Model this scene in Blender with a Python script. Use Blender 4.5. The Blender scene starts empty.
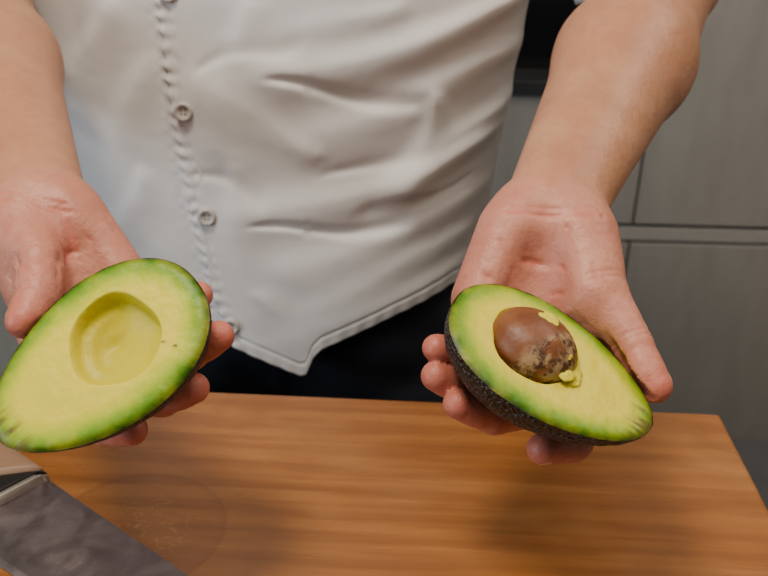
import bpy, math, numpy as np
from mathutils import Matrix, Vector
rng=np.random.default_rng(3)
# ------------------------------------------------------------------ camera
F=900.0; PITCH=math.radians(26); ROLL=math.radians(1.5)
C=np.array([0,0,1.31])
r0=np.array([1.,0,0]); u0=np.array([0,math.sin(PITCH),math.cos(PITCH)]); fw=np.array([0,math.cos(PITCH),-math.sin(PITCH)])
R=math.cos(ROLL)*r0+math.sin(ROLL)*u0; U=math.cos(ROLL)*u0-math.sin(ROLL)*r0; B=-fw
def ray(px,py): return fw+R*(px-384)/F+U*(288-py)/F
def P(px,py,d): return C+d*ray(px,py)
def YP(px,py,y): v=ray(px,py); return C+v*(y/v[1])
def ZP(px,py,z): v=ray(px,py); return C+v*((z-C[2])/v[2])
cd=bpy.data.cameras.new("camera"); cam=bpy.data.objects.new("camera",cd); bpy.context.scene.collection.objects.link(cam)
cd.sensor_width=36; cd.lens=F*36/768; cd.clip_start=.02
M=Matrix(((R[0],U[0],B[0],C[0]),(R[1],U[1],B[1],C[1]),(R[2],U[2],B[2],C[2]),(0,0,0,1)))
cam.matrix_world=M; bpy.context.scene.camera=cam
cd.dof.use_dof=True; cd.dof.focus_distance=.47; cd.dof.aperture_fstop=12
# ------------------------------------------------------------------ helpers
def link(o,parent=None):
    bpy.context.scene.collection.objects.link(o)
    if parent: o.parent=parent
    return o
def mesh_obj(name,V,Fc,mats,parent=None,smooth=True,midx=None):
    me=bpy.data.meshes.new(name)
    V=np.asarray(V,dtype=float); 
    me.from_pydata(V.tolist(),[],[tuple(int(i) for i in f) for f in Fc]); me.update()
    for m in (mats if isinstance(mats,list) else [mats]): me.materials.append(m)
    if smooth: me.polygons.foreach_set("use_smooth",[True]*len(me.polygons))
    if midx is not None: me.polygons.foreach_set("material_index",np.asarray(midx,dtype=np.int32))
    o=bpy.data.objects.new(name,me); return link(o,parent)
def empty(name,loc=(0,0,0)):
    e=bpy.data.objects.new(name,None); e.location=loc; e.empty_display_size=.05; return link(e)
def attr(o,name,vals):
    a=o.data.attributes.new(name,'FLOAT','POINT'); a.data.foreach_set("value",np.asarray(vals,dtype=np.float32))
def gridfaces(n,m,wrapn=False):
    i=np.arange(n if wrapn else n-1)[:,None]; j=np.arange(m-1)[None,:]
    i2=(i+1)%n
    return np.stack([ (i*m+j),(i2*m+j),(i2*m+j+1),(i*m+j+1)],-1).reshape(-1,4)
def box(name,x0,x1,y0,y1,z0,z1,mat,parent=None,bevel=0):
    V=[(x,y,z) for x in(x0,x1) for y in(y0,y1) for z in(z0,z1)]
    Fc=[(0,1,3,2),(4,6,7,5),(0,4,5,1),(2,3,7,6),(0,2,6,4),(1,5,7,3)]
    o=mesh_obj(name,V,Fc,mat,parent,smooth=False)
    if bevel:
        b=o.modifiers.new("bevel",'BEVEL'); b.width=bevel; b.segments=3
    return o
class NT:
    def __init__(s,name):
        s.m=bpy.data.materials.new(name); s.m.use_nodes=True; s.t=s.m.node_tree; s.b=s.t.nodes["Principled BSDF"]
    def n(s,typ,ins={},**kw):
        nd=s.t.nodes.new(typ)
        for k,v in kw.items(): setattr(nd,k,v)
        for k,v in ins.items():
            if isinstance(v,bpy.types.NodeSocket): s.t.links.new(v,nd.inputs[k])
            else: nd.inputs[k].default_value=v
        return nd
    def set(s,**kw):
        for k,v in kw.items():
            k=k.replace("_"," ")
            if isinstance(v,bpy.types.NodeSocket): s.t.links.new(v,s.b.inputs[k])
            else: s.b.inputs[k].default_value=v
    def coord(s,scale=(1,1,1),rot=(0,0,0),loc=(0,0,0)):
        tc=s.n('ShaderNodeTexCoord'); mp=s.n('ShaderNodeMapping',{0:tc.outputs['Object'],'Scale':scale,'Rotation':rot,'Location':loc}); return mp.outputs[0]
    def ramp(s,fac,pts,interp='LINEAR'):
        nd=s.n('ShaderNodeValToRGB',{0:fac}); cr=nd.color_ramp; cr.interpolation=interp
        while len(cr.elements)<len(pts): cr.elements.new(.5)
        for e,(p,c) in zip(cr.elements,pts): e.position=p; e.color=(c[0],c[1],c[2],1) if not isinstance(c,(int,float)) else (c,c,c,1)
        return nd.outputs[0]
    def noise(s,vec,scale,detail=4,rough=.55,dist=0):
        return s.n('ShaderNodeTexNoise',{'Vector':vec,'Scale':scale,'Detail':detail,'Roughness':rough,'Distortion':dist}).outputs[0]
    def mix(s,fac,a,b,bt='MIX'):
        nd=s.t.nodes.new('ShaderNodeMix'); nd.data_type='RGBA'; nd.blend_type=bt
        for i,v in ((0,fac),(6,a),(7,b)):
            if isinstance(v,bpy.types.NodeSocket): s.t.links.new(v,nd.inputs[i])
            else: nd.inputs[i].default_value=v if i==0 else (v[0],v[1],v[2],1)
        return nd.outputs[2]
    def math(s,op,a,b=0.,c=0.):
        nd=s.n('ShaderNodeMath',{0:a,1:b,2:c},operation=op); return nd.outputs[0]
    def bump(s,h,strength,dist,prev=None):
        ins={'Height':h,'Strength':strength,'Distance':dist}
        nd=s.n('ShaderNodeBump',ins)
        if prev: s.t.links.new(prev,nd.inputs['Normal'])
        return nd.outputs[0]
    def attr(s,name): return s.n('ShaderNodeAttribute',attribute_name=name).outputs['Fac']
def simple(name,col,rough=.5,metal=0,nscale=60,var=.12,bump=.1,bd=.001):
    t=NT(name); v=t.coord(); nz=t.noise(v,nscale)
    c2=tuple(max(0,x*(1-var)) for x in col); c1=tuple(min(1,x*(1+var)) for x in col)
    t.set(Base_Color=t.mix(nz,c2,c1),Roughness=rough,Metallic=metal,Normal=t.bump(nz,bump,bd)); return t.m
def lattice(x,y,seed):
    xi=np.floor(x).astype(int); yi=np.floor(y).astype(int); fx=x-xi; fy=y-yi
    T=np.random.default_rng(seed).uniform(-1,1,(64,64))
    g=lambda a,b:T[a%64,b%64]
    sx=fx*fx*fx*(fx*(6*fx-15)+10); sy=fy*fy*fy*(fy*(6*fy-15)+10)
    return (g(xi,yi)*(1-sx)+g(xi+1,yi)*sx)*(1-sy)+(g(xi,yi+1)*(1-sx)+g(xi+1,yi+1)*sx)*sy
# ------------------------------------------------------------------ SDF mesher
class Field:
    def __init__(s,lo,hi,h):
        s.h=h; s.lo=np.array(lo,float); n=np.ceil((np.array(hi)-s.lo)/h).astype(int)+1
        s.ax=[s.lo[i]+h*np.arange(n[i]) for i in range(3)]; s.n=n
        s.D=np.full(n,1.0,np.float32)
    def block(s,lo,hi):
        sl=[];
        for i in range(3):
            a=max(0,int((lo[i]-s.lo[i])/s.h)); b=min(s.n[i],int((hi[i]-s.lo[i])/s.h)+2); sl.append(slice(a,max(a,b)))
        X=s.ax[0][sl[0]][:,None,None]; Y=s.ax[1][sl[1]][None,:,None]; Z=s.ax[2][sl[2]][None,None,:]
        return tuple(sl),X,Y,Z
def cone_d(X,Y,Z,a,b,ra,rb):
    ab=b-a; L=ab@ab+1e-12
    t=np.clip(((X-a[0])*ab[0]+(Y-a[1])*ab[1]+(Z-a[2])*ab[2])/L,0,1)
    return np.sqrt((X-a[0]-t*ab[0])**2+(Y-a[1]-t*ab[1])**2+(Z-a[2]-t*ab[2])**2)-(ra+t*(rb-ra))
def smin(a,b,k):
    h=np.maximum(k-np.abs(a-b),0)/k; return np.minimum(a,b)-h*h*k*.25
def add_cone(f,a,b,ra,rb,k):
    a=np.asarray(a,float); b=np.asarray(b,float); pad=max(ra,rb)+k+.006
    sl,X,Y,Z=f.block(np.minimum(a,b)-pad,np.maximum(a,b)+pad)
    f.D[sl]=smin(f.D[sl],cone_d(X,Y,Z,a,b,ra,rb),k)
def add_ell(f,c,ax,rad,k,sub=False):
    c=np.asarray(c,float); ax=np.asarray(ax,float); rad=np.asarray(rad,float); pad=rad.max()+k+.006
    sl,X,Y,Z=f.block(c-pad,c+pad); X=X-c[0];Y=Y-c[1];Z=Z-c[2]
    q=[(X*ax[i][0]+Y*ax[i][1]+Z*ax[i][2]) for i in range(3)]
    k0=np.sqrt(sum((q[i]/rad[i])**2 for i in range(3))); k1=np.sqrt(sum((q[i]/rad[i]**2)**2 for i in range(3)))+1e-9
    d=k0*(k0-1)/k1
    if sub: f.D[sl]=-smin(-f.D[sl],d,k)
    else: f.D[sl]=smin(f.D[sl],d,k)
def nets(f):
    D=f.D; S=D<0
    cnt=np.zeros([n-1 for n in D.shape],np.int8)
    offs=[(a,b,c) for a in(0,1) for b in(0,1) for c in(0,1)]
    for a,b,c in offs: cnt+=S[a:a+cnt.shape[0],b:b+cnt.shape[1],c:c+cnt.shape[2]]
    act=np.argwhere((cnt>0)&(cnt<8)); idx=np.full(cnt.shape,-1,np.int32); idx[tuple(act.T)]=np.arange(len(act))
    val={o:D[act[:,0]+o[0],act[:,1]+o[1],act[:,2]+o[2]] for o in offs}
    pos=np.zeros((len(act),3)); num=np.zeros(len(act))
    for o in offs:
        for x in range(3):
            if o[x]==0:
                o2=list(o); o2[x]=1; v0=val[o]; v1=val[tuple(o2)]; cr=(v0<0)!=(v1<0)
                t=np.where(cr,v0/np.where(cr,v0-v1,1),0); p=np.tile(np.array(o,float),(len(act),1)); p[:,x]+=t
                pos+=p*cr[:,None]; num+=cr
    V=f.lo+f.h*(act+pos/num[:,None]); Q=[]
    for x,(a,b) in ((0,(1,2)),(1,(2,0)),(2,(0,1))):
        s0=[slice(1,-1)]*3; s1=[slice(1,-1)]*3; s0[x]=slice(0,-1); s1[x]=slice(1,None)
        A=S[tuple(s0)]; Bm=S[tuple(s1)]; e=np.argwhere(A!=Bm); ins=A[tuple(e.T)]
        g=e.copy(); g[:,a]+=1; g[:,b]+=1
        def c(da,db):
            q=g.copy(); q[:,a]+=da; q[:,b]+=db; return idx[tuple(q.T)]
        q=np.stack([c(-1,-1),c(0,-1),c(0,0),c(-1,0)],1); q[~ins]=q[~ins][:,::-1]; Q.append(q)
    return V,np.concatenate(Q)
# ------------------------------------------------------------------ materials
def skin_mat():
    t=NT("skin"); v=t.coord(); pk=t.attr("pink"); tip=t.attr("tip")
    n1=t.noise(v,28,5,.6); n2=t.noise(v,160,4,.6); n3=t.noise(v,700,2); n4=t.noise(v,11,3)
    fore=t.mix(t.ramp(n1,[(.3,0),(.7,1)]),(.375,.178,.092),(.49,.255,.145))
    fore=t.mix(t.math('MULTIPLY',t.ramp(n4,[(.4,0),(.65,1)]),.35),fore,(.43,.165,.095))
    palm=t.mix(t.ramp(n1,[(.3,0),(.7,1)]),(.46,.160,.108),(.58,.255,.175))
    c=t.mix(pk,fore,palm); c=t.mix(tip,c,(.54,.120,.080))
    c=t.mix(t.math('MULTIPLY',t.ramp(n2,[(.4,0),(.8,1)]),.40),c,(.40,.12,.07))
    b=t.bump(n3,.25,.0006); b=t.bump(n2,.45,.0018,b)
    t.set(Base_Color=c,Roughness=.46,Subsurface_Weight=.10,Subsurface_Radius=(.6,.2,.1),Subsurface_Scale=.007,Normal=b,Specular_IOR_Level=.45); return t.m
SKIN=skin_mat()
NAIL=simple("fingernail",(.66,.32,.24),.3,nscale=200,var=.06,bump=.05)
def cloth_mat():
    t=NT("white_cotton"); v=t.coord(); n=t.noise(v,9,4); n2=t.noise(v,900,2)
    w=t.n('ShaderNodeTexWave',{'Vector':t.coord(rot=(0,.7,0)),'Scale':420.,'Distortion':.4},wave_type='BANDS').outputs[0]
    b=t.bump(w,.12,.0003); b=t.bump(n2,.15,.0004,b)
    t.set(Base_Color=t.mix(n,(.60,.60,.60),(.66,.66,.665)),Roughness=.55,Normal=b,Sheen_Weight=.1); return t.m
CLOTH=cloth_mat()
BUTTON=simple("button_plastic",(.42,.405,.385),.4,nscale=90,var=.1)
TROUSER=simple("dark_denim",(.012,.016,.028),.85,nscale=500,var=.5,bump=.4,bd=.0008)
BLACK=simple("black_leather",(.012,.012,.012),.4)
def avo_flesh():
    t=NT("avocado_flesh"); v=t.coord(); rd=t.attr("rimdist"); cav=t.attr("cavity"); mk=t.attr("mark")
    nz=t.noise(v,60,4); nf=t.noise(v,320,3); nl=t.noise(v,25,2)
    amp=t.math('MULTIPLY',rd,.5)
    r=t.math('ADD',rd,t.math('MULTIPLY',t.math('SUBTRACT',nz,.5),amp)); r=t.math('ADD',r,t.math('MULTIPLY',t.math('SUBTRACT',nl,.5),amp))
    c=t.ramp(t.math('MULTIPLY',r,40.),[(0,(.010,.016,.003)),(.025,(.024,.062,.002)),(.10,(.065,.175,.003)),(.23,(.165,.32,.006)),(.42,(.44,.50,.014)),(.68,(.71,.60,.036))])
    c=t.mix(t.math('MULTIPLY',t.ramp(nz,[(.42,0),(.7,1)]),.35),c,(.60,.55,.025))
    c=t.mix(t.math('MULTIPLY',cav,.8),c,(.50,.43,.008))
    st=t.noise(t.coord(scale=(30,240,30)),1.5,3)
    mkf=t.math('MULTIPLY',mk,t.ramp(st,[(.42,0),(.6,1)])); c=t.mix(mkf,c,(.13,.10,.02))
    b=t.bump(nf,.3,.0009); b=t.bump(nz,.35,.0025,b)
    t.set(Base_Color=c,Roughness=.44,Specular_IOR_Level=.3,Subsurface_Weight=.05,Subsurface_Radius=(.6,.5,.1),Subsurface_Scale=.003,Normal=b); return t.m
FLESH=avo_flesh()
def avo_skin():
    t=NT("avocado_skin"); v=t.coord(); vo=t.n('ShaderNodeTexVoronoi',{'Vector':v,'Scale':360.}).outputs['Distance']; nz=t.noise(v,120,4)
    c=t.mix(t.ramp(nz,[(.35,0),(.75,1)]),(.010,.008,.006),(.036,.025,.015)); c=t.mix(t.ramp(vo,[(.0,.5),(.35,0)]),c,(.075,.058,.035))
    b=t.bump(vo,1.,.003); b.node.invert=True; b=t.bump(nz,.7,.004,b)
    t.set(Base_Color=c,Roughness=.40,Normal=b); return t.m
ASKIN=avo_skin()
def pit_mat():
    t=NT("avocado_pit"); v=t.coord(); nz=t.noise(v,75,5,.55,.6); big=t.noise(v,40,3); pe=t.attr("peel")
    c=t.mix(t.ramp(big,[(.35,0),(.65,1)]),(.145,.042,.011),(.27,.092,.026))
    c=t.mix(t.math('MULTIPLY',t.ramp(t.noise(v,150,4),[(.45,0),(.7,1)]),.4),c,(.11,.032,.010))
    m=t.math('MULTIPLY',pe,t.ramp(nz,[(.40,0),(.47,1)]))
    c2=t.mix(t.ramp(t.noise(v,210,4),[(.42,0),(.56,1)]),(.065,.027,.011),(.34,.21,.10)); c=t.mix(m,c,c2)
    b=t.bump(m,.5,.0007); b=t.bump(t.noise(v,250,4),.4,.001,b)
    t.set(Base_Color=c,Roughness=.46,Normal=b); return t.m
PIT=pit_mat()
# ------------------------------------------------------------------ avocados
AL,AW=.121,.077
tt=np.linspace(0,math.pi,161)
AX=AL/2*np.cos(tt); AH=AW/2*np.sin(tt)**.90*(1-.17*np.cos(tt)-.04*np.cos(2*tt))
def avocado(name,c,xdir,n,cav_c,cav_r,cav_depth,pit=False,marks=()):
    n=n/np.linalg.norm(n); xdir=xdir-n*(xdir@n); xdir/=np.linalg.norm(xdir); y=np.cross(n,xdir)
    Mx=Matrix(((xdir[0],y[0],n[0],c[0]),(xdir[1],y[1],n[1],c[1]),(xdir[2],y[2],n[2],c[2]),(0,0,0,1)))
    NO=320; th=np.linspace(0,2*math.pi,NO,endpoint=False)
    tm=np.where(th<=math.pi,th,2*math.pi-th); ox=AL/2*np.cos(tm); oy=np.interp(tm,tt,AH)*np.where(th<=math.pi,1,-1)
    NR=130; rho=(np.arange(1,NR+1)/NR)
    c0=np.array(cav_c)
    X=c0[0]+rho[None,:]*(ox[:,None]-c0[0]); Y=c0[1]+rho[None,:]*(oy[:,None]-c0[1])
    rd=(1-rho[None,:])*np.hypot(ox-c0[0],oy-c0[1])[:,None]
    ang=np.arctan2(Y-c0[1],X-c0[0]); q=np.hypot(X-c0[0],Y-c0[1])/(cav_r*(1+.03*np.sin(3*ang+1)+.02*np.sin(5*ang)))
    Z=-.0022*np.exp(-(rd/.0022)**1.3)+.0004*lattice(X*70+9,Y*70+9,5)+.00015*lattice(X*260,Y*260,6)
    s=np.clip((1.05-q)/.15,0,1); s=s*s*(3-2*s)
    cavz=-cav_depth*np.sqrt(np.clip(1-(q*.93)**2,0,1))
    Z=Z*(1-s)+s*np.minimum(cavz,0)+s*.0005*lattice(X*110,Y*110,8)
    if not pit:
        Z+= -.0018*np.exp(-(((X-c0[0]-.004)/.007)**2+((Y-c0[1]+.004)/.004)**2))*s
        Z+= .0014*np.exp(-((q-.70)/.12)**2)*np.clip(np.sin(ang*1.0+2.2),0,1)
    V=np.stack([X,Y,Z],-1).reshape(-1,3); Fc=gridfaces(NO,NR,True)
    V=np.vstack([V,[[c0[0],c0[1],-cav_depth]]]); ci=len(V)-1
    fan=np.array([[ci,i*NR,((i+1)%NO)*NR] for i in range(NO)])
    nf=len(Fc); 
    rda=np.append(rd.reshape(-1),.03); cva=np.append((s).reshape(-1),1)
    mk=np.zeros(len(V))
    mk+=np.clip((V[:,0]-(AL/2-.016))/.008,0,1)*np.clip((V[:,1]*marks[0][1]+.012)/.01,0,1) if marks else 0
    for (_,_,a,b) in marks[1:]:
        a=np.array(a);b=np.array(b); t_=np.clip(((V[:,:2]-a)@(b-a))/((b-a)@(b-a)),0,1); dd=np.linalg.norm(V[:,:2]-a-t_[:,None]*(b-a),axis=1); mk+=1.8*np.exp(-(dd/.0007)**2)
    NP=90; ph=np.linspace(0,math.pi,NP)
    bx=np.repeat(AX[:,None],NP,1); hh=AH[:,None]*(1+0*ph[None,:])
    env=np.sin(ph)[None,:]
    hh=hh+env*.0007*lattice(bx*220,ph[None,:]*9+0*bx,11)*np.minimum(1,AH[:,None]/.01)+env*.0004*lattice(bx*500,ph[None,:]*22+0*bx,12)*np.minimum(1,AH[:,None]/.01)
    W=np.stack([bx,hh*np.cos(ph)[None,:],-hh*.92*np.sin(ph)[None,:]-.0022*(1-env**.3)],-1).reshape(-1,3)
    BF=gridfaces(len(AX),NP)+len(V)
    faces=[tuple(f)[::-1] for f in Fc]+[tuple(f) for f in fan]+[tuple(f) for f in BF]
    mi=[0]*(nf+len(fan))+[1]*len(BF)
    VV=np.vstack([V,W]); o=mesh_obj(name,VV,faces,[FLESH,ASKIN],None,True,mi)
    attr(o,"rimdist",np.append(rda,np.zeros(len(W)))); attr(o,"cavity",np.append(cva if not pit else cva*.5,np.zeros(len(W)))); attr(o,"mark",np.append(np.clip(mk,0,1),np.zeros(len(W))))
    o.matrix_world=Mx
    if pit:
        a=np.linspace(0,2*math.pi,96,endpoint=False)[:,None]; b=np.linspace(0.001,math.pi-.001,64)[None,:]
        rr=1+.012*lattice(a*3+0*b,b*3+0*a,21)*np.sin(b)
        PX=.0245*rr*np.cos(a)*np.sin(b); PY=.0212*rr*np.sin(a)*np.sin(b); PZ=.0168*rr*np.cos(b)+0*a
        pv=np.stack([PX+c0[0],PY+c0[1],PZ-.0012],-1).reshape(-1,3)
        po=mesh_obj("pit",pv,gridfaces(96,64,True)[:,::-1],PIT,o)
        pl=np.clip((PX*1.0-PY*.55-.003)/.005,0,1); attr(po,"peel",pl.reshape(-1))
        def blob(nm,cx,cy,cz,sx,sy,sz,seed):
            a=np.linspace(0,2*math.pi,24,endpoint=False)[:,None]; b=np.linspace(.001,math.pi-.001,16)[None,:]
            rr=1+.35*lattice(a*1.9+0*b,b*2+0*a,seed)*np.sin(b)
            vv=np.stack([cx+sx*rr*np.cos(a)*np.sin(b),cy+sy*rr*np.sin(a)*np.sin(b),cz+sz*rr*np.cos(b)+0*a],-1).reshape(-1,3)
            bo=mesh_obj(nm,vv,gridfaces(24,16,True)[:,::-1],FLESH,o); attr(bo,"rimdist",np.full(len(vv),.02))
        blob("flesh_bit_1",c0[0]-.001,c0[1]+.0070,.0143,.0055,.0036,.0014,31)
        blob("flesh_bit_2",c0[0]+.0205,c0[1]-.010,.0035,.0050,.0045,.0022,32)
        blob("flesh_bit_3",c0[0]+.025,c0[1]-.005,.0008,.004,.006,.0016,33)
        blob("flesh_bit_4",c0[0]+.0165,c0[1]-.0035,.0098,.0022,.0030,.0010,34)
    return o,np.array(Mx)
c=math.cos; s=math.sin
al=math.radians(46); dR=P(554,361,.467)
nR=c(al)*B+s(al)*(.50*R+.86*U); xR=.85*R-.53*U+ .04*B
avoR,MR=avocado("avocado_half",dR,xR,nR,(-.0128,.0025),.0236,.016,True,marks=[(0,-1)])
al=math.radians(22); dL=P(96,356,.439)
nL=c(al)*B+s(al)*(-.38*R+.92*U); xL=-.76*R-.65*U
avoL,ML=avocado("avocado_half",dL,xL,nL,(-.0115,-.0015),.0232,.014,False,marks=[(0,1),(0,0,(-.034,.022),(-.030,.016))])
# ------------------------------------------------------------------ chef
CX,CY=-.100,.83
chef=empty("chef",(CX,CY,0))
def ap(o): 
    o.parent=chef; o.matrix_parent_inverse=Matrix.Translation((-CX,-CY,0)); return o
def arm(name,shoulder,elbow,fmid,wrist,wside,mcps,fingers,thumb,AM,crease,thenar,hypo):
    pts=[shoulder,elbow,wrist]+[p for f in fingers for p in f]+thumb
    lo=np.min([p for p in pts],0)-.065; hi=np.max([p for p in pts],0)+.065
    f=Field(lo,hi,.0014)
    add_cone(f,shoulder,elbow,.052,.046,.02)
    ax=wrist-elbow; ax/=np.linalg.norm(ax)
    add_cone(f,elbow,fmid,.044,.047,.02)
    w1=wrist+wside*.0115; w2=wrist-wside*.0115
    add_cone(f,fmid+wside*.006,w1,.042,.0185,.02); add_cone(f,fmid-wside*.006,w2,.042,.0175,.02)
    rad=[.0135,.0135,.013,.012]
    for i,m in enumerate(mcps):
        st=wrist+wside*(.0155-.0108*i)*1.0 + ax*.008
        add_cone(f,st,m,.015,rad[i],.012)
        if i<3: add_cone(f,(st+m)/2,(m+mcps[i+1])/2,.012,.012,.012)
    for (a,b,ra,rb) in thenar+hypo: add_cone(f,a,b,ra,rb,.014)
    palm=f.D.copy(); T=f.D
    allf=[(x,[.0112,.0102,.0092,.0083] if i<3 else [.0100,.0092,.0083,.0076]) for i,x in enumerate(fingers)]+[(thumb,[.0160,.0122,.0110,.0092])]
    for ch,rr in allf:
        lo2=np.min(ch,0)-.03; hi2=np.max(ch,0)+.03
        sl,X,Y,Z=f.block(lo2,hi2); d=None
        for k in range(3):
            dd=cone_d(X,Y,Z,ch[k],ch[k+1],rr[k],rr[k+1]) 
            d=dd if d is None else smin(d,dd,.003)
            pm=ch[k]*.45+ch[k+1]*.55+ (AM[:3,3]-ch[k])/np.linalg.norm(AM[:3,3]-ch[k])*.0016
            d=smin(d,cone_d(X,Y,Z,pm,pm+(ch[k+1]-ch[k])*.12,rr[k+1]*.99,rr[k+1]*.97),.004)
        T[sl]=np.minimum(T[sl],smin(palm[sl],d,.010))
    Mi=np.linalg.inv(AM); cc=AM[:3,3]; sl,X,Y,Z=f.block(cc-.085,cc+.085)
    q=[Mi[i,0]*X+Mi[i,1]*Y+Mi[i,2]*Z+Mi[i,3] for i in range(3)]
    hx=np.interp(q[0],AX[::-1],AH[::-1],left=-1,right=-1); da=np.maximum(np.sqrt(q[1]**2+(q[2]/.92)**2)-hx,q[2]-.004)
    T[sl]=np.maximum(T[sl],.0012-da)
    V,Q=nets(f)
    fn=np.cross(V[Q[:,2]]-V[Q[:,0]],V[Q[:,3]]-V[Q[:,1]]); N=np.zeros_like(V)
    for k in range(4):
        for j in range(3): N[:,j]+=np.bincount(Q[:,k],fn[:,j],len(V))
    N/=np.linalg.norm(N,axis=1)[:,None]+1e-12
    disp=np.zeros(len(V))
    for ch,rr in allf:
        for k in (1,2):
            a=ch[k+1]-ch[k-1]; a=a/np.linalg.norm(a); dv=V-ch[k]; t_=dv@a; near=np.linalg.norm(dv,axis=1)<rr[k]*1.7
            for o_ in (-.0014,.0016): disp-=near*.0006*np.exp(-((t_-o_)/.0012)**2)
    cz=np.zeros(len(V))
    for (a,b,am,wd) in crease:
        t_=np.clip(((V-a)@(b-a))/((b-a)@(b-a)+1e-12),0,1); vec=V-a-t_[:,None]*(b-a)
        tang=vec-N*np.sum(vec*N,1)[:,None]; far=np.abs(np.sum(vec*N,1))
        dd=np.linalg.norm(tang,axis=1); g=np.exp(-(dd/wd)**2)*(far<.035)*np.clip((N@(-ray(384,288))-.05)/.2,0,1)
        disp-=am*g
        if wd<.004: cz=np.maximum(cz,g*min(1,am/.001))
    V=V+N*disp[:,None]
    tips=np.array([ch[3] for ch,_ in allf]); dip=np.array([ch[2] for ch,_ in allf])
    tip=.5*cz
    for a,b in zip(dip,tips):
        ab=b-a; t_=np.clip(((V-a)@ab)/(ab@ab),0,1.3); dd=np.linalg.norm(V-a-t_[:,None]*ab,axis=1); tip=np.maximum(tip,np.clip((.013-dd)/.004,0,1)*(.15+.45*np.clip(t_,0,1)))
    pk=np.clip(((V-wrist)@ax+.012)/.035,0,1)
    faces=Q.tolist(); mi=[0]*len(Q); VV=[V]; cnt=len(V); ac=AM[:3,3]-AM[:3,2]*.012
    for ch,rr in allf:
        a=ch[3]-ch[2]; a/=np.linalg.norm(a); dr=-(ac-ch[3]); dr-=a*(dr@a); dr/=np.linalg.norm(dr); sd=np.cross(a,dr)
        u=np.linspace(-1,1,13)[:,None]; w=np.linspace(-1,1,13)[None,:]
        an=u*.80*np.sqrt(1-.25*np.clip(w,0,1)**2); ro=rr[3]*(1.005+.035*(1-np.abs(u)**4)*(1-np.abs(w)**4))
        L=.0052*w*np.sqrt(1-.12*u*u)
        pv=ch[3]-a*.001+a*L[...,None]+dr*(ro*np.cos(an)-np.clip(w,0,1)**2*.0016)[...,None]+sd*(ro*np.sin(an))[...,None]
        VV.append(pv.reshape(-1,3)); gf=gridfaces(13,13)+cnt; faces+=gf.tolist(); mi+=[1]*len(gf); cnt+=169
    VV=np.vstack(VV); ex=cnt-len(V)
    o=mesh_obj(name,VV,faces,[SKIN,NAIL],None,True,mi)
    attr(o,"pink",np.append(pk,np.ones(ex))); attr(o,"tip",np.append(tip,np.zeros(ex))); ap(o)
    return o
# --- left arm of the chef (image right)
wr=P(553,206,.535); el=P(664,-28,.745); fm=P(624,62,.665); sh=np.array([.110,.84,1.44])
side=(P(600,215,.535)-P(510,205,.535)); side/=np.linalg.norm(side)
mc=[P(592,325,.512),P(562,330,.518),P(524,326,.520),P(484,316,.516)]
fg=[[mc[0],P(600,402,.514),P(574,445,.496),P(542,449,.479)],
    [mc[1],P(545,406,.522),P(494,418,.501),P(458,404,.482)],
    [mc[2],P(495,378,.521),P(462,388,.502),P(436,376,.486)],
    [mc[3],P(470,352,.514),P(452,355,.499),P(436,348,.487)]]
tb=[P(588,240,.525),P(602,288,.507),P(631,342,.491),P(655,386,.478)]
ph=[(P(580,238,.520),P(588,292,.505),.0185,.0155)]
hy=[(P(508,232,.522),P(478,298,.512),.0175,.015)]
cr=[(P(566,225,.50),P(545,262,.49),.0013,.0021),(P(545,262,.49),P(548,292,.48),.0013,.0021),(P(510,214,.51),P(598,220,.51),.0010,.0016),(P(514,207,.51),P(598,212,.51),.0006,.0015),
    (P(478,268,.49),P(530,292,.485),.0011,.0020),(P(594,262,.49),P(610,300,.48),.0006,.0016),(P(540,262,.50),P(535,295,.49),.0055,.014),(P(500,240,.50),P(520,270,.495),.0006,.0016),
    (P(556,205,.53),P(580,140,.59),-.0013,.0045),(P(543,203,.53),P(562,140,.59),-.0009,.004),(P(520,300,.49),P(528,270,.49),.0006,.0015),(P(500,292,.49),P(512,262,.49),.0005,.0015)]
arm("arm_left",sh,el,fm,wr,side,mc,fg,tb,MR,cr,ph,hy)
# --- right arm (image left)
wr2=P(36,203,.518); el2=P(-46,-45,.755); fm2=P(-12,66,.660); sh2=np.array([-.310,.84,1.44])
side2=(P(-8,210,.515)-P(86,205,.515)); side2/=np.linalg.norm(side2)
mc2=[P(46,335,.500),P(78,330,.507),P(106,312,.511),P(126,288,.512)]
fg2=[[mc2[0],P(72,408,.506),P(103,428,.492),P(132,430,.474)],
     [mc2[1],P(120,392,.514),P(162,400,.494),P(194,388,.476)],
     [mc2[2],P(155,356,.516),P(190,354,.495),P(219,336,.477)],
     [mc2[3],P(166,316,.512),P(186,307,.500),P(199,295,.488)]]
tb2=[P(22,228,.502),P(40,258,.482),P(38,296,.468),P(24,321,.458)]
ph2=[(P(20,230,.508),P(42,280,.496),.0185,.016)]
hy2=[(P(76,225,.512),P(112,270,.510),.016,.014)]
cr2=[(P(64,212,.50),P(74,250,.49),.0012,.0021),(P(74,250,.49),P(72,285,.48),.0012,.0021),(P(-10,208,.50),P(88,211,.49),.0010,.0016),(P(-8,200,.50),P(86,203,.49),.0006,.0015),
     (P(90,236,.49),P(100,268,.48),.0009,.0018),(P(86,248,.49),P(92,275,.48),.0035,.012),(P(14,262,.47),P(34,272,.46),.0006,.0016),(P(34,200,.51),P(12,130,.57),-.0012,.0045),(P(48,198,.51),P(30,130,.57),-.0008,.004)]
arm("arm_right",sh2,el2,fm2,wr2,side2,mc2,fg2,tb2,ML,cr2,ph2,hy2)
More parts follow.
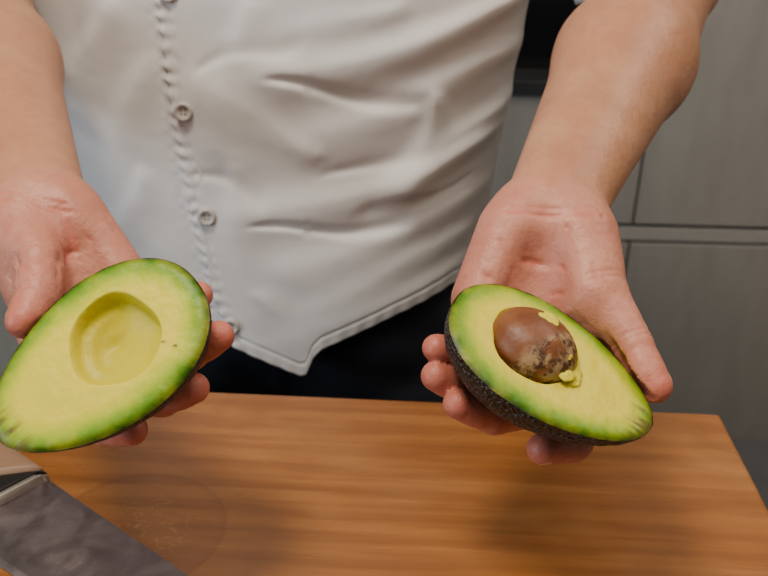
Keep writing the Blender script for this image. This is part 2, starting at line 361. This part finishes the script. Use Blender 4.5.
# --- jacket
za=[.84,.90,1.0,1.1,1.2,1.32,1.40,1.45,1.49,1.52,1.54]
aa=[.200,.197,.198,.210,.220,.220,.210,.185,.13,.085,.075]
bb=[.122,.122,.124,.126,.126,.122,.112,.10,.085,.072,.066]
NT_,NZ=900,460
th=2*math.pi*np.linspace(0,1,NT_,endpoint=False)
v=np.linspace(0,1,NZ)
pe=[YP(*p,.71) for p in [(158,0),(172,100),(190,200),(213,290),(235,345)]]
pz=np.array([p[2] for p in pe])[::-1]; px_=np.array([p[0] for p in pe])[::-1]
hpts=[(205,328),(240,346),(300,372),(306,371),(313,354),(321,346),(390,320),(450,302)]
hx=[-.30,-.20,-.150]+[YP(a,b,.71)[0] for a,b in hpts]+[.12]
hz=[.95,.93,.925]+[YP(a,b,.71)[2] for a,b in hpts]+[.955]
TH,VV_=np.meshgrid(th,v,indexing='ij')
cs=np.cos(TH); sn=np.sin(TH); sign=np.sign
xb=CX+.198*sign(cs)*np.abs(cs)**.88
front=sn<0
hem=np.where(front,np.interp(xb,hx,hz),.94+0*xb)
ZZ=hem+(1.54-hem)*VV_
A=np.interp(ZZ,za,aa); Bb=np.interp(ZZ,za,bb)
XX=CX+A*sign(cs)*np.abs(cs)**.88; YY=CY+Bb*sign(sn)*np.abs(sn)**.95
def fold(X,Z,p0,p1,amp,w,asym=1.6):
    a=YP(*p0,.72); b=YP(*p1,.72); a=np.array([a[0],a[2]]); b=np.array([b[0],b[2]]); d=b-a; L=np.linalg.norm(d); d/=L; nn=np.array([-d[1],d[0]])
    t=((X-a[0])*d[0]+(Z-a[1])*d[1])/L; sdist=(X-a[0])*nn[0]+(Z-a[1])*nn[1]+.004*np.sin(t*5+L*40)
    wv=np.where(sdist>0,w,w/asym)*(.6+.8*np.clip(t,0,1))
    tp=np.clip(1-np.maximum(np.maximum(-t,t-1),0)/.25,0,1)*np.clip(t/.3+.6,0,1); tp=tp*tp*(3-2*tp)
    return amp*np.exp(-(sdist/wv)**2)*tp
D=np.zeros_like(XX)
FL=[((535,5),(290,72),.008,.018),((275,76),(400,100),-.004,.007),((525,60),(330,125),.005,.020),((320,145),(205,85),.004,.022),
((515,110),(395,185),.006,.018),((500,150),(265,208),.005,.018),((262,220),(385,224),-.0038,.006),((470,188),(370,208),-.002,.008),((490,205),(300,258),.004,.020),
((470,240),(320,300),.003,.020),((460,280),(250,340),.002,.020),((432,95),(412,185),.004,.015),((250,0),(225,140),.004,.024),((235,160),(262,300),.003,.022),
((400,0),(260,50),.003,.018),((110,0),(62,110),.004,.022),((150,60),(100,220),.004,.022),((145,170),(115,255),.003,.018),((260,285),(315,350),.002,.018),
((205,62),(290,38),-.002,.008),((200,165),(262,188),-.0015,.008),((330,172),(470,138),-.002,.009),((70,30),(80,200),-.002,.012)]
for (p0,p1,a_,w_) in FL: D+=fold(XX,ZZ,p0,p1,a_,w_)
D*=front
wx=XX*14+.8*lattice(XX*9,ZZ*9,41); wz=ZZ*14
D+=.0016*lattice((wx*.5+wz*1.6)*.7,(wx*1.0-wz*.35)*.4,42)+.0002*lattice((wx*.4+wz*1.8)*2.2,(wx-wz*.3)*1.1,43)+.00008*lattice(XX*130,ZZ*130,44)
xe=np.interp(ZZ,pz,px_); xe=np.where(ZZ>pz[-1],px_[-1]-(ZZ-pz[-1])*.10,xe)
u_=XX-xe+.0008*np.sin(ZZ*2*math.pi/.012+2*lattice(ZZ*50,ZZ*0,46))
st=np.clip((u_+.0012)/.0022,0,1); st=st*st*(3-2*st); fade=np.clip((.26-(XX-xe))/.06,0,1)
D+=front*st*.0042*fade
D+=front*(.0006*(1+.6*lattice(ZZ*60,ZZ*0+3,47))*np.sin(ZZ*2*math.pi/.012+lattice(XX*40,ZZ*60,45)*1.6)*np.exp(-((u_-.003)/.006)**2))
D-=front*.0007*np.exp(-((u_-.009)/.0018)**2)
D-=front*.0008*np.exp(-((u_+.006)/.003)**2)
hd=ZZ-hem; D-=.0009*np.exp(-((hd-.013)/.0016)**2); D+=.0004*np.sin(XX*2*math.pi/.015)*np.exp(-(hd/.010)**2)
nx=cs/A; ny=sn/Bb; nl=np.hypot(nx,ny); XX2=XX+D*nx/nl; YY2=YY+D*ny/nl
JV=np.stack([XX2,YY2,ZZ],-1)
jk=mesh_obj("jacket",JV.reshape(-1,3),gridfaces(NT_,NZ,True),CLOTH)
so=jk.modifiers.new("thick",'SOLIDIFY'); so.thickness=.0022; so.offset=-1; ap(jk)
def sleeve(name,pts,rads,seed):
    pts=[np.array(p,float) for p in pts]; n=96; m=120; V=[]
    tk=np.linspace(0,1,len(pts)); ts=np.linspace(0,1,m)
    cen=np.stack([np.interp(ts,tk,[p[i] for p in pts]) for i in range(3)],1); rr=np.interp(ts,tk,rads)
    d=np.gradient(cen,axis=0); d/=np.linalg.norm(d,axis=1)[:,None]
    a=np.linspace(0,2*math.pi,n,endpoint=False)
    ref=np.array([0,1,0.]); s1=np.cross(d,ref); s1/=np.linalg.norm(s1,axis=1)[:,None]; s2=np.cross(d,s1)
    A_,T_=np.meshgrid(a,ts,indexing='ij'); r_=rr[None,:]+.004*np.sin(T_*40+2*np.sin(A_+seed))*np.clip(1-np.abs(T_-.5)*1.6,0,1)+.002*lattice(A_*2,T_*12,seed)
    r_=r_+.004*(T_>.86)
    V=cen[None]+s1[None]*(r_*np.cos(A_))[...,None]+s2[None]*(r_*np.sin(A_))[...,None]
    o=mesh_obj(name,V.reshape(-1,3),gridfaces(n,m,True),CLOTH); q=o.modifiers.new("thick",'SOLIDIFY'); q.thickness=.003; q.offset=0; ap(o)
sl_e=el+(sh-el)*.03; sleeve("sleeve_left",[(.030,.835,1.435),sh+np.array([-.01,0,-.01]),(sh+sl_e)/2,sl_e],[.075,.078,.07,.068],51)
sl_e2=el2+(sh2-el2)*.22; sleeve("sleeve_right",[(-.230,.835,1.435),sh2+np.array([.01,0,-.01]),(sh2+sl_e2)/2,sl_e2],[.075,.078,.07,.064],52)
def button(i,px,py):
    q=YP(px,py,.71); k=np.argmin((JV[...,0]-q[0])**2+(JV[...,2]-q[2])**2+100*(JV[...,1]>CY)); p=JV.reshape(-1,3)[k]
    prof=[(0,.0018),(.0042,.0018),(.0052,.0030),(.0066,.0032),(.0076,.0022),(.0078,.0004),(.0078,-.002)]
    n=40; V=[];
    for j in range(n):
        a=2*math.pi*j/n
        for (r_,h_) in prof: V.append((p[0]+r_*math.cos(a),p[1]-h_-.0008,p[2]+r_*math.sin(a)))
    ap(mesh_obj("button_%d"%i,V,gridfaces(n,len(prof),True),BUTTON))
    for hx_,hz_ in ((-.0016,-.0016),(.0016,-.0016),(-.0016,.0016),(.0016,.0016)):
        vv=[(p[0]+hx_+.0007*math.cos(t),p[1]-.0029,p[2]+hz_+.0007*math.sin(t)) for t in np.linspace(0,2*math.pi,10,endpoint=False)]
        ap(mesh_obj("button_hole",vv,[tuple(range(10))],BLACK))
for i,(a,b) in enumerate([(187,108),(208,213),(170,-10),(232,322)]): button(i+1,a,b)
f=Field((CX-.275,.62,.03),(CX+.275,1.06,1.08),.006)
add_cone(f,(CX-.06,.845,1.03),(CX+.06,.845,1.03),.10,.10,.03)
add_cone(f,(CX-.068,.845,.90),(CX+.068,.845,.90),.112,.112,.04)
for sg in(-1,1):
    add_cone(f,(CX+sg*.092,.845,.86),(CX+sg*.10,.84,.50),.094,.070,.03); add_cone(f,(CX+sg*.10,.84,.50),(CX+sg*.105,.86,.09),.068,.062,.03)
V,Q=nets(f); V[:,1]-=.004*lattice(V[:,0]*22+V[:,2]*9,V[:,2]*26,61)+.002*np.exp(-((V[:,0]-CX)/.004)**2)
ap(mesh_obj("trousers",V,Q,TROUSER))
for sg,nm in((-1,"shoe_right"),(1,"shoe_left")):
    f=Field((CX+sg*.105-.07,.62,-.005),(CX+sg*.105+.07,.98,.15),.005)
    add_cone(f,(CX+sg*.105,.89,.05),(CX+sg*.115,.70,.036),.045,.036,.02); add_cone(f,(CX+sg*.105,.87,.05),(CX+sg*.105,.87,.10),.042,.05,.02)
    f.D[:,:,:2]=np.maximum(f.D[:,:,:2],.002)
    V,Q=nets(f); V[:,2]=np.maximum(V[:,2],.001); ap(mesh_obj(nm,V,Q,BLACK))
hc=np.array([CX,.80,1.70]); I=np.eye(3)
f=Field(hc-np.array([.11,.14,.27]),hc+np.array([.11,.13,.15]),.003)
add_cone(f,(CX,.85,1.47),(CX,.82,1.62),.062,.056,.03)
add_ell(f,hc+[0,.012,.03],I,(.076,.094,.092),.02); add_ell(f,hc+[0,-.02,-.045],I,(.058,.066,.068),.03)
add_cone(f,hc+[0,-.072,-.085],hc+[0,-.06,-.085],.018,.03,.02)
add_cone(f,hc+[0,-.083,.005],hc+[0,-.105,-.03],.008,.013,.012)
for sg in(-1,1):
    add_ell(f,hc+[sg*.078,.01,-.01],I,(.008,.02,.032),.006); add_ell(f,hc+[sg*.030,-.088,.008],I,(.017,.012,.010),.006,True)
    add_cone(f,hc+[sg*.014,-.086,.024],hc+[sg*.045,-.078,.026],.006,.006,.01)
add_cone(f,hc+[-.02,-.084,-.060],hc+[.02,-.084,-.060],.006,.006,.004); add_cone(f,hc+[-.018,-.084,-.069],hc+[.018,-.084,-.069],.006,.006,.004)
V,Q=nets(f); o=mesh_obj("head",V,Q,SKIN); attr(o,"pink",.3*np.ones(len(V))); attr(o,"tip",np.clip(1-np.abs(V[:,2]-hc[2]+.0645)/.008,0,1)*(V[:,1]<hc[1]-.075)*(np.abs(V[:,0]-CX)<.026)); ap(o)
HAIR=simple("brown_hair",(.035,.02,.012),.6,nscale=200,var=.5,bump=.6,bd=.003); EYE=simple("eye_white",(.75,.72,.7),.2,var=.02)
f=Field(hc-.13,hc+.16,.004); add_ell(f,hc+[0,.022,.042],I,(.084,.097,.090),.01); add_ell(f,hc+[0,-.075,-.045],I,(.074,.10,.085),.012,True)
V,Q=nets(f); V+=.002*np.stack([lattice(V[:,0]*150,V[:,2]*30,i) for i in(71,72,73)],1); ap(mesh_obj("hair",V,Q,HAIR))
for sg in(-1,1):
    for nm,r_,off,mt in(("eyeball",.0115,-.078,EYE),("iris",.0055,-.0850,BLACK)):
        f=Field(hc+[sg*.030-.02,off-.02,-.012],hc+[sg*.030+.02,off+.02,.028],.0015); add_cone(f,hc+[sg*.03,off,.008],hc+[sg*.03,off,.0081],r_,r_,.001); V,Q=nets(f); ap(mesh_obj(nm,V,Q,mt))
# ------------------------------------------------------------------ counter, board, knife
ZB=.92
def wood_mat():
    t=NT("board_wood"); v=t.coord(scale=(1,7,7)); 
    n1=t.noise(v,4,5,.55,.8); n2=t.noise(t.coord(scale=(3,70,20)),1.6,5,.65); n3=t.noise(t.coord(scale=(1.6,3,3)),4,3); n4=t.noise(t.coord(scale=(1,1.6,1)),7,4,.6,.8)
    w=t.n('ShaderNodeTexWave',{'Vector':t.coord(scale=(.25,1,1)),'Scale':13.,'Distortion':8.,'Detail':4.,'Detail Scale':1.0},wave_type='BANDS',bands_direction='Y').outputs[0]
    c=t.mix(t.ramp(n1,[(.3,0),(.7,1)]),(.27,.098,.023),(.36,.145,.038))
    c=t.mix(t.math('MULTIPLY',t.ramp(w,[(.35,0),(.9,1)]),.42),c,(.185,.060,.014)); c=t.mix(t.math('MULTIPLY',t.ramp(n2,[(.48,0),(.66,1)]),.5),c,(.17,.055,.013))
    c=t.mix(t.math('MULTIPLY',t.ramp(n3,[(.48,0),(.70,1)]),.40),c,(.43,.21,.075))
    c=t.mix(t.math('MULTIPLY',t.ramp(n4,[(.54,0),(.62,1)]),.35),c,(.19,.066,.018))
    tc=t.n('ShaderNodeTexCoord'); sp=t.n('ShaderNodeSeparateXYZ',{0:tc.outputs['Object']})
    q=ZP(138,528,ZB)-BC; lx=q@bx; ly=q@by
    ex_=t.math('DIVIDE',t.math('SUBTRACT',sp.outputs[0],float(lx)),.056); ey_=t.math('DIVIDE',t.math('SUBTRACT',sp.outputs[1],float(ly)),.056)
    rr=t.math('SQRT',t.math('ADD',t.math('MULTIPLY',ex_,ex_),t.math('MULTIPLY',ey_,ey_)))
    c=t.mix(t.ramp(rr,[(.90,.22),(.985,.42),(1.0,0)]),c,(.15,.046,.011))  # faint oval: brand mark plus the left avocado's shadow painted into the wood colour
    ln=t.noise(t.coord(scale=(1,1.7,1),rot=(0,0,.5)),45,2); l2=t.math('ABSOLUTE',t.math('SUBTRACT',ln,.5)); ins=t.math('LESS_THAN',rr,.6)
    c=t.mix(t.math('MULTIPLY',t.math('MULTIPLY',t.math('LESS_THAN',l2,.007),ins),.4),c,(.50,.26,.10))
    t.set(Base_Color=c,Roughness=t.ramp(n1,[(.3,.20),(.7,.32)]),Normal=t.bump(n2,.08,.0006),Specular_IOR_Level=.55); return t.m
a=ZP(195,390,ZB); b=ZP(720,413,ZB); bx=(b-a)/np.linalg.norm(b-a); by=np.array([-bx[1],bx[0],0])
Wd,Dp=.62,.40; BC=b-bx*Wd/2-by*Dp/2
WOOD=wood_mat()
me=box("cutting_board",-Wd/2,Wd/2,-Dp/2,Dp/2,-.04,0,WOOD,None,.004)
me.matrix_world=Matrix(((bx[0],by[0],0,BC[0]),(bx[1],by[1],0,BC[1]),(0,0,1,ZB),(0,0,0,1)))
STONE=simple("dark_stone",(.030,.030,.032),.35,nscale=40,var=.3); GREY=simple("island_front",(.16,.155,.145),.6,nscale=12)
isl=empty("kitchen_island",(0,.2,0))
def ip(o,e_): o.parent=e_; o.matrix_parent_inverse=Matrix.Translation(-e_.location); return o
yb=max(b[1],a[1])+.012
ip(box("worktop",-1.1,1.1,-.30,yb,.845,.88,STONE,None,.003),isl); ip(box("base",-1.05,1.05,-.25,yb-.04,.0,.845,GREY,None,.003),isl)
t=NT("knife_steel"); vv=t.coord(); nz=t.noise(vv,35,5,.6,1.0); sc=t.noise(t.coord(rot=(0,0,.3)),60,2,.6,2.)
sm=t.math('MULTIPLY',t.ramp(t.math('ABSOLUTE',t.math('SUBTRACT',sc,.5)),[(0.0,1),(.006,0)]),t.ramp(nz,[(.5,0),(.6,1)]))
bl=t.mix(t.ramp(nz,[(.35,0),(.65,1)]),(.17,.14,.145),(.25,.21,.21))
t.set(Base_Color=t.mix(t.math('MULTIPLY',sm,.35),bl,(.6,.55,.5)),Metallic=.85,Roughness=t.ramp(nz,[(.3,.36),(.7,.52)])); STEEL=t.m
HW=NT("handle_wood"); nn_=HW.noise(HW.coord(scale=(4,40,40)),4,5); HW.set(Base_Color=HW.mix(nn_,(.22,.125,.07),(.33,.205,.125)),Roughness=.5,Normal=HW.bump(nn_,.2,.001)); HW=HW.m
H0=ZP(50,484,ZB); H3=ZP(185,577,ZB); ku=(H3-H0); ku/=np.linalg.norm(ku); kv=np.array([ku[1],-ku[0],0])
w_=ZP(0,491,ZB)-H0; w_/=np.linalg.norm(w_)
if kv@w_<0: kv=-kv
skew=float((w_@ku)/(w_@kv))
zt=ZB+.0005; Lb=.24; hb=.066; NK=60; V=[]; 
for i in range(NK+1):
    t_=i/NK; sp_=np.array([t_*Lb, hb*.35*max(0,t_-.6)**2/.16*.5]); ed=np.array([skew*hb+ t_*(Lb-skew*hb), hb*(1-max(0,(t_-.15)/.85)**2.2*(1-.175))])
    if t_==1: ed=sp_+np.array([0,.0001])
    for w,thk in ((0,.0026),(.6,.0022),(.93,.0012),(1,.0002)):
        q=sp_*(1-w)+ed*w
        p=H0+ku*q[0]+kv*q[1]; V.append((p[0],p[1],zt+thk)); 
    for w in (1,0):
        q=sp_*(1-w)+ed*w; p=H0+ku*q[0]+kv*q[1]; V.append((p[0],p[1],zt))
Fk=[]
for i in range(NK):
    for j in range(6):
        j2=(j+1)%6; Fk.append((i*6+j,i*6+j2,(i+1)*6+j2,(i+1)*6+j))
Fk+= [tuple(range(6))[::-1],tuple(NK*6+j for j in range(6))]
kn=empty("kitchen_knife",tuple(H0)); 
ip(mesh_obj("blade",V,Fk,STEEL,None,False),kn)
def bar(name,l0,l1,w0,w1,z0,z1,mat,taper=0):
    n=40; secs=np.linspace(0,1,24); V=[]
    for s_ in secs:
        for j in range(n):
            a_=2*math.pi*j/n; cw=math.copysign(abs(math.cos(a_))**.5,math.cos(a_)); cz=math.copysign(abs(math.sin(a_))**.5,math.sin(a_))
            wv=(w0+w1)/2+(w1-w0)/2*cw; L_=l0+(l1-l0)*s_
            sk=skew*wv*(1-s_)
            rnd=1 if s_<.93 else math.sqrt(max(.05,1-((s_-.93)/.07)**2))
            zz=(z0+z1)/2+(z1-z0)/2*cz*rnd*(1+taper*math.sin(s_*3.1)); 
            p=H0+ku*(-L_+sk)+kv*wv; V.append((p[0],p[1],zz))
    Fb=gridfaces(24,n).tolist()+[(i*n+n-1,(i+1)*n+n-1,(i+1)*n,i*n) for i in range(23)]+[tuple(range(n)),tuple(23*n+j for j in range(n))[::-1]]
    ip(mesh_obj(name,V,Fb,mat),kn)
bar("ferrule",-.0012,.0012,.0,.045,ZB+.0003,ZB+.010,simple("bolster_steel",(.55,.50,.44),.35,.8))
bar("bolster",.0012,.0045,.0,.045,ZB+.0003,ZB+.012,simple("bolster_black",(.015,.013,.012),.4))
bar("handle",.0045,.125,.0,.042,ZB+.0003,ZB+.014,HW,.08)
# ------------------------------------------------------------------ back wall units
def cab_mat():
    t=NT("grey_laminate"); n1=t.noise(t.coord(scale=(3,3,.8)),6,6,.65); n2=t.noise(t.coord(scale=(1,1,30)),8,4)
    c=t.mix(t.ramp(n1,[(.3,0),(.7,1)]),(.235,.222,.200),(.290,.276,.252)); t.set(Base_Color=t.mix(t.math('MULTIPLY',n2,.25),c,(.23,.215,.195)),Roughness=.55,Normal=t.bump(n1,.05,.001)); return t.m
CAB=cab_mat(); DARKG=simple("shadow_gap",(.02,.02,.02),.8); RAIL=simple("rail_aluminium",(.36,.345,.32),.45,.2); GLASS=simple("black_glass",(.006,.006,.007),.15)
y1=1.70; base=empty("kitchen_cabinet",(0,1.9,0)); xs=.500
zr0,zr1=.596,.640
ip(box("carcass",-1.9,2.3,y1+.02,2.26,.0,.88,DARKG),base)
for k in range(7):
    x0=xs-2.4+.6*k; x1=x0+.6
    top=.895 if x0<.49 else 2.2
    ip(box("door_lower_%d"%k,x0+.0025,x1-.0025,y1,y1+.019,.10,zr0,CAB,None,.001),base)
    ip(box("door_upper_%d"%k,x0+.0025,x1-.0025,y1,y1+.019,zr1,top,CAB,None,.001),base)
ip(box("grip_rail",-1.885,2.3,y1+.004,y1+.0195,zr0+.006,zr1-.009,RAIL,None,.002),base)
ip(box("worktop",-1.9,xs,y1-.01,2.26,.897,.925,STONE,None,.002),base)
ip(box("tall_carcass",xs,2.3,y1+.021,2.26,.88,2.22,DARKG),base)
ip(box("oven_housing",-1.9,xs-.002,y1+.10,2.26,.926,2.2,GLASS,None,.002),base)
WALL=simple("wall_paint",(.55,.52,.48),.9,nscale=30,var=.05); FLOOR=simple("floor_tile",(.12,.11,.10),.5,nscale=5,var=.2); CEIL=simple("ceiling_paint",(.7,.68,.65),.9,nscale=10,var=.04)
box("floor",-2.6,2.6,-2.6,2.4,-.1,-.0,FLOOR); box("ceiling",-2.6,2.6,-2.6,2.4,2.6,2.7,CEIL)
box("wall_back",-2.6,2.6,2.3,2.4,0,2.6,WALL); box("wall_left",-2.7,-2.6,-2.6,2.4,0,2.6,WALL); box("wall_right",2.6,2.7,-2.6,2.4,0,2.6,WALL); box("wall_front",-2.6,2.6,-2.7,-2.6,0,2.6,WALL)
# ------------------------------------------------------------------ lights
def area(name,loc,target,size,power,col):
    l=bpy.data.lights.new(name,'AREA'); l.shape='RECTANGLE'; l.size=size[0]; l.size_y=size[1]; l.energy=power; l.color=col
    o=bpy.data.objects.new(name,l); link(o); o.location=loc; d=Vector(target)-Vector(loc); o.rotation_euler=d.to_track_quat('-Z','Y').to_euler()
area("ceiling_light",(-.38,.12,2.45),(0,.45,1.0),(.32,.32),21,(1,.88,.72))
area("window_light",(-2.3,-.6,1.5),(-.1,.7,1.0),(1.0,1.2),33,(.76,.88,1))
area("cabinet_fill_light",(1.2,.9,2.5),(1.2,1.7,.7),(.5,.5),15,(1,.93,.85))  # added unseen fill lamp that brightens the cabinet fronts
area("warm_fill_light",(.35,-.2,2.4),(0,.5,1.0),(.8,.8),10,(1,.84,.66))  # added warm fill from front right, not an actual fixture
w=bpy.data.worlds.new("world"); bpy.context.scene.world=w; w.use_nodes=True; w.node_tree.nodes["Background"].inputs[0].default_value=(.5,.5,.55,1); w.node_tree.nodes["Background"].inputs[1].default_value=.12
